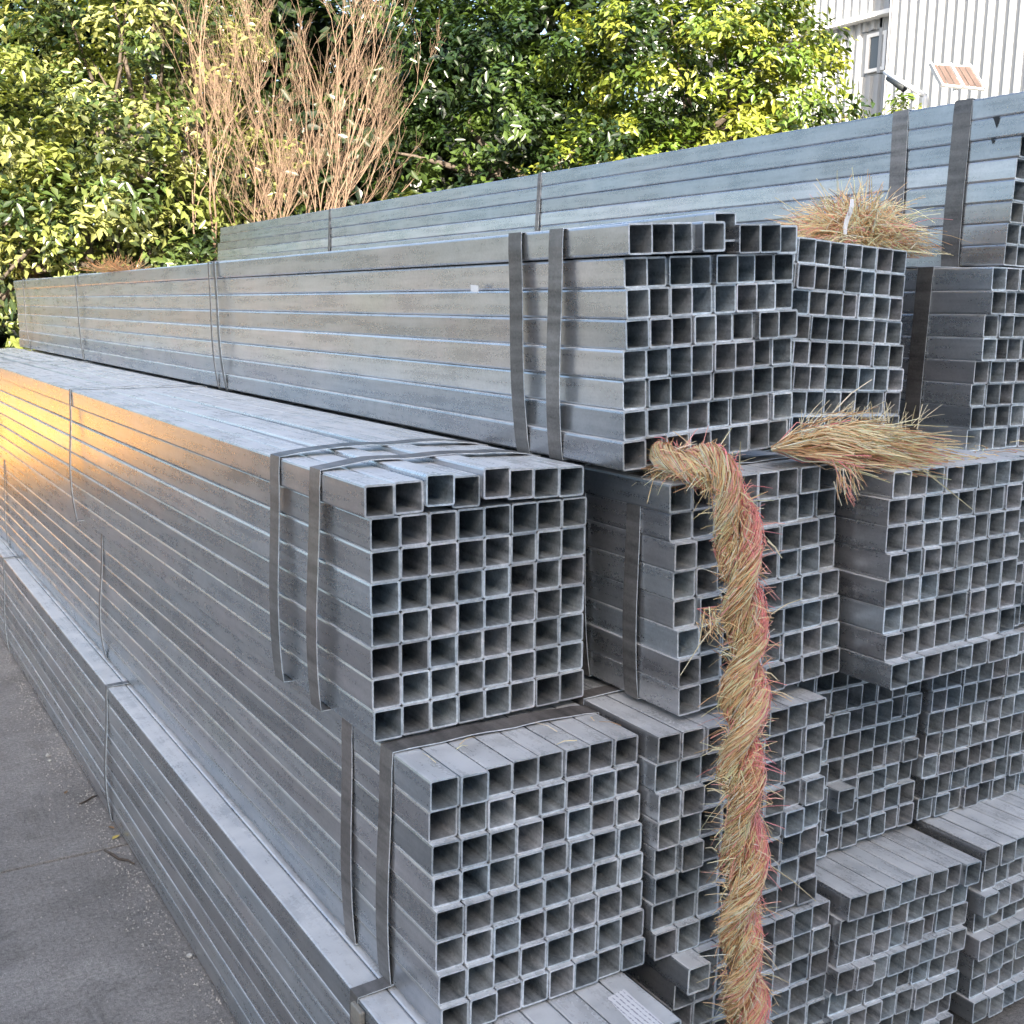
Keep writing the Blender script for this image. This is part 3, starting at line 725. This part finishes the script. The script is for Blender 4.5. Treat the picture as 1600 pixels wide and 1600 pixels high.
G1 = [(.07, .11, .028), (.20, .23, .06), (.022, .04, .012), (.28, .29, .10)]
G2 = [(.018, .04, .010), (.035, .065, .014), (.014, .03, .008), (.07, .11, .02)]  # greens darkened to paint in the shade on these crowns
G3 = [(.12, .19, .03), (.20, .25, .035), (.03, .055, .012), (.27, .29, .05)]
GD = [(.018, .035, .010), (.03, .05, .012), (.013, .025, .008)]  # back row leaves darkened as painted deep shade
tree('broadleaf_tree', 'dense glossy broadleaf tree filling the left edge behind the near bundles', 'tree', 11.5, 11.3,
     [(-.4, 0, 1.5, 1.5, 1.1, 1.5), (.45, 0, 2.3, 1.25, 1.0, 1.3), (-.9, .2, 2.9, 1.1, .9, .9), (.9, .3, 1.3, 1.0, .9, 1.2)], 20000, .10, 1, G1, .11)
tree('broadleaf_tree', 'taller loose-crowned tree between the left tree and the bare shrub', 'tree', 14.2, 12.8,
     [(.2, 0, 3.6, 1.2, 1.0, 1.6), (-.2, .3, 4.2, 1.3, 1.0, .9), (.8, 0, 2.6, .9, .8, 1.2)], 12500, .10, 2, G1, .10)
tree('broadleaf_tree', 'dense tree right of the bare shrub with shade painted into its leaves', 'tree', 31.5, 12.0,
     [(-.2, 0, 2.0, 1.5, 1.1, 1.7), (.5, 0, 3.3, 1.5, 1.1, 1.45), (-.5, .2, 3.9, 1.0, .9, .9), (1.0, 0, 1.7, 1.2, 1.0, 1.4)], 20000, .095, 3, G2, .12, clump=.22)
tree('broadleaf_tree', 'bright yellow-green tree in front of the white building', 'tree', 41.0, 12.0,
     [(0, 0, 3.3, 1.45, 1.1, 1.6), (.5, -.1, 2.3, 1.2, 1.0, 1.3), (-.7, .1, 2.2, 1.3, 1.1, 1.5), (.5, .1, 3.9, .85, .8, .95), (.8, .1, 3.2, .72, .7, 1.2), (-.4, .2, 4.1, 1.3, 1.0, .9)], 26000, .09, 4, G3, .12, clump=.22)
tree('leafy_shrub', 'rounded shrub with shade-darkened leaves low behind the far end of the highest bundle', 'shrub', 19.2, 10.2, [(0, 0, 1.35, .62, .5, .75), (.3, 0, 1.0, .5, .4, .8)], 2600, .10, 5, G2, .04, clump=.2)
tree('leafy_shrub', 'pale leaved shrub between the bare shrub and the dark tree', 'shrub', 25.6, 10.9, [(0, 0, 1.5, .5, .5, 1.1), (.3, .1, 2.1, .45, .4, .8)], 2400, .11, 6, G1, .04, clump=.2)
tree('leafy_shrub', 'small light green shrub whose top shows in front of the white building', 'shrub', 50.2, 20.0, [(0, 0, 3.9, .8, .7, 1.2), (.35, 0, 4.4, .45, .5, .75)], 3200, .12, 7, G3, .05, clump=.25)
for k, (az, ds, z, lb) in enumerate(((6, 15.0, 3.4, 'leftmost shade-darkened tree in the row behind'), (14, 15.6, 3.9, 'shade-darkened tree behind the tall loose tree'), (21.5, 14.6, 3.3, 'shade-darkened tree directly behind the bare shrub'),
                                     (28.5, 15.4, 3.9, 'shade-darkened tree behind the dark dense tree'), (22.5, 17.5, 3.9, 'shade-darkened tree furthest back behind the bare shrub'), (35.5, 15.0, 3.6, 'rightmost shade-darkened tree in the row behind'))):
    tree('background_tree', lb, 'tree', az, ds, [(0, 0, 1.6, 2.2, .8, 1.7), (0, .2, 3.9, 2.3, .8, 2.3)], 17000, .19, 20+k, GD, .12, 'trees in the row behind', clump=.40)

def bare_shrub():
    rnd = random.Random(44); az, dist = 21.0, 10.9
    x0, y0 = pol(az, dist); root = empty('bare_shrub', (x0, y0, 0)); tag(root, 'leafless tan shrub with many thin upright twigs', 'shrub')
    ax = Vector((math.cos(R(az)), -math.sin(R(az)), 0)); ay = Vector((math.sin(R(az)), math.cos(R(az)), 0))
    TV, TF = [], []
    def grow(p, d, ln, rad, depth, V, F):
        n = 4; P = [p.copy()]; q = p.copy(); dd = d.copy()
        for k in range(n):
            dd = (dd + Vector((rnd.gauss(0, .13), rnd.gauss(0, .13), .07))).normalized(); q = q + dd*ln/n; P.append(q.copy())
        tube_geo(P, [rad*(1-.4*k/n) for k in range(n+1)], 5 if depth < 2 else 3, V, F, False)
        if depth >= 6: return
        for k in range(rnd.choice([2, 3, 3, 3]) if depth < 4 else 3):
            t = rnd.choice([2, 3, 4]); base = P[t]
            side = Vector((rnd.gauss(0, 1), rnd.gauss(0, 1), 0)).normalized()
            nd = (dd + side*rnd.uniform(.14, .40)).normalized()
            grow(base, nd, ln*rnd.uniform(.5, .82), rad*.62, depth+1, TV if depth >= 1 else V, TF if depth >= 1 else F)
    for (sx, z0, lean, lnn) in ((-.45, .3, -.14, 1.6), (-.40, .3, .02, 1.4), (-.22, .3, -.03, 1.7), (-.2, .3, .10, 1.6), (.12, 0, .0, 1.6), (.13, 0, .06, 1.5), (.11, 0, -.10, 1.5), (-.1, .2, -.02, 1.7)):
        V, F = [], []
        grow(ax*sx + ay*rnd.uniform(-.3, .3) + Vector((0, 0, z0)), (ax*lean + Vector((0, 0, 1)) + ay*rnd.gauss(0, .08)).normalized(), lnn*1.12, .017, 0, V, F)
        link('stem', mesh('stem', V, F, True), root, [M_TWIG])
    o = link('twigs', mesh('twigs', TV, TF, False), root, [M_TWIG]); tag(o, kind='stuff'); o.name = 'twig_mass'
bare_shrub()

# ------------------------------------------------------------------ white clad building, wall parallel to the tubes
XB = 22.0
bld = empty('clad_building', (XB, 18, 0)); tag(bld, 'white corrugated metal building with a small dark window behind the stack', 'building')
def rib_sheet(x, ya, yb, z0, z1, pitch=.25, d=.07):
    """trapezoid ribbed sheet in the plane x, facing -X"""
    V, F = [], []; prof = []; y = ya
    while y < yb-1e-6:
        prof += [(y, 0), (y+pitch*.42, 0), (y+pitch*.54, d), (y+pitch*.88, d)]; y += pitch
    prof.append((yb, 0))
    for (y, o_) in prof: V += [(x-o_, y, z0), (x-o_, y, z1), (x+.02, y, z0), (x+.02, y, z1)]
    for k in range(len(prof)-1):
        a = 4*k; F += [(a, a+1, a+5, a+4), (a+2, a+6, a+7, a+3)]
    n = 4*(len(prof)-1); F += [(0, 2, 3, 1), (n, n+1, n+3, n+2)]
    return V, F
def sheet(x, ya, yb, z0, z1, o_=0):
    V, F = rib_sheet(x, ya, yb, z0, z1)
    V = [(a-XB, b-18, c) for a, b, c in V]
    return link('cladding_sheet', mesh('cladding_sheet', V, F), bld, [M_WHITE])
YC = at_x(1392, 60, XB-.55).y                      # corner where the near part stands forward
y = YC-.01
while y > YC-13:
    sheet(XB-.55, y-1.0, y-.004, 0, 12.5); y -= 1.0
boxes('corner_trim', [(-.60, -.0, YC-18, YC+.04-18, 0, 12.5)], bld, M_FRAME)
# recessed part with the window
w0 = at_x(1357, 55, XB); w1 = at_x(1384, 48, XB); wb = at_x(1370, 112, XB)
wz1 = (w0.z+w1.z)/2; wz0 = wb.z; wy1, wy0 = w0.y, at_x(1386, 80, XB).y
zl = at_x(1360, 30, XB).z
sheet(XB, YC+.05, wy0-.02, 0, wz0-.05); 
y = wy0
sheet(XB, wy0, wy1, 0, wz0-.08)
sheet(XB, wy0, wy1, wz1+.08, zl-.05)
y = wy1
sheet(XB, YC+.05, wy0, wz0-.05, zl-.05)
for k in range(8):
    sheet(XB, wy1+.06+k, wy1+1.055+k, 0, zl-.05)
y = YC+.05
for k in range(10): sheet(XB-.12, y+k, y+k+.996, zl+.05, 12.5)
boxes('ledge', [(-.30, .0, YC+.05-18, YC+10-18, zl-.05, zl+.05)], bld, M_FRAME)
boxes('wall_core', [(.03, 12, YC-13-18, YC+10-18, 0, 12.4)], bld, M_WHITE)
boxes('roof', [(-.9, 12.3, YC-13.3-18, YC+10.3-18, 12.5, 12.8)], bld, M_ROOF)
wf = boxes('window', [(-.06, .02, wy0-18, wy0+.08-18, wz0, wz1), (-.06, .02, wy1-.1-18, wy1-18, wz0, wz1), (-.06, .02, wy0+.08-18, wy1-.1-18, wz0, wz0+.08), (-.06, .02, wy0+.08-18, wy1-.1-18, wz1-.08, wz1)], bld, M_FRAME)
M_GLASS, t_, b_, N_, L_n = mat('window_glass'); b_.inputs['Base Color'].default_value = (.10, .12, .14, 1); b_.inputs['Roughness'].default_value = .1
boxes('pane', [(-.02, .01, wy0+.08-18, wy1-.1-18, wz0+.08, wz1-.08)], wf, M_GLASS)

# solar panel on a post and slanting arm in front of the building
def solar():
    D_ = 15.0
    p = [at_y(1452, 99, 10.0), at_y(1516, 103, 9.75), at_y(1539, 140, 9.55), at_y(1470, 133, 9.8)]
    root = Vector((p[2].x*.5+p[3].x*.5, p[2].y*.5+p[3].y*.5, 0))
    so = empty('solar_panel', root); tag(so, 'small tilted two-part solar panel on a post in front of the white building', 'solar panel')
    nrm = (p[1]-p[0]).cross(p[3]-p[0]).normalized()
    if nrm.z < 0: nrm = -nrm
    M_CELL = simple('solar_cell', (.10, .07, .06), .3, 6, .2, bump=.05)
    def quad(u0, u1, v0, v1, z0, z1, name, m, par):
        def P(u, v): return p[0].lerp(p[1], u).lerp(p[3].lerp(p[2], u), v)
        V = [P(u, v)+nrm*z-root for z in (z0, z1) for u, v in ((u0, v0), (u1, v0), (u1, v1), (u0, v1))]
        F = [(3, 2, 1, 0), (4, 5, 6, 7), (0, 1, 5, 4), (1, 2, 6, 5), (2, 3, 7, 6), (3, 0, 4, 7)]
        return link(name, mesh(name, V, F), par, [m])
    quad(0, 1, 0, 1, -.03, 0, 'backing', M_FRAME, so)
    for h in (0, 1):
        for c in range(3):
            a = .04 + h*.49 + c*.147
            quad(a, a+.125, .07, .93, .003, .012, 'cell', M_CELL, so)
    fr = [(0, .035, 0, 1), (.475, .525, 0, 1), (.965, 1, 0, 1)]
    for f in fr: quad(f[0], f[1], f[2], f[3], .001, .03, 'frame_bar', M_FRAME, so)
    V, F = [], []; c = (p[0]+p[1]+p[2]+p[3])/4-root
    tube_geo([Vector((c.x, c.y, 0)), Vector((c.x, c.y, c.z-.03))], [.035, .03], 8, V, F)
    link('post', mesh('post', V, F, True), so, [M_FRAME])
solar()
V, F = [], []
a0, a1 = at_y(1382, 113, 11.0), at_y(1446, 150, 10.2)
arm = empty('lamp_arm', (a1.x, a1.y, 0)); tag(arm, 'slanting white arm with a dark lamp head beside the window', 'lamp')
rb = Vector((a1.x, a1.y, 0))
tube_geo([rb-rb, Vector((0, 0, a1.z-.05)), a1-rb], [.04, .035, .03], 8, V, F); link('post', mesh('post', V, F, True), arm, [M_FRAME])
V, F = [], []; tube_geo([a1-rb, a0-rb], [.035, .028], 8, V, F); link('arm', mesh('arm', V, F, True), arm, [M_FRAME])
V, F = [], []; tube_geo([a0.lerp(a1, .08)-rb+Vector((0, 0, -.05)), a0.lerp(a1, .5)-rb+Vector((0, 0, -.06))], [.03, .05], 6, V, F); link('lamp_head', mesh('lamp_head', V, F, True), arm, [M_DARK])

# ------------------------------------------------------------------ tall unseen building added behind the photographer to shade the stack
HW = 14.0
wh = empty('shade_building', (-8, -14, 0)); tag(wh, 'long pale unseen building added behind the photographer to shade the stack', 'building')
for k in range(22):
    x = -22 + k*2
    boxes('wall_panel', [(x, x+1.99, -.15, 0, 0, HW-.4)], wh, M_PALE)
boxes('wall_core', [(-22, 22, -12, -.16, 0, HW-.4)], wh, M_ROOF)
boxes('roof', [(-22.4, 22.4, -12.4, .3, HW-.39, HW)], wh, M_ROOF)
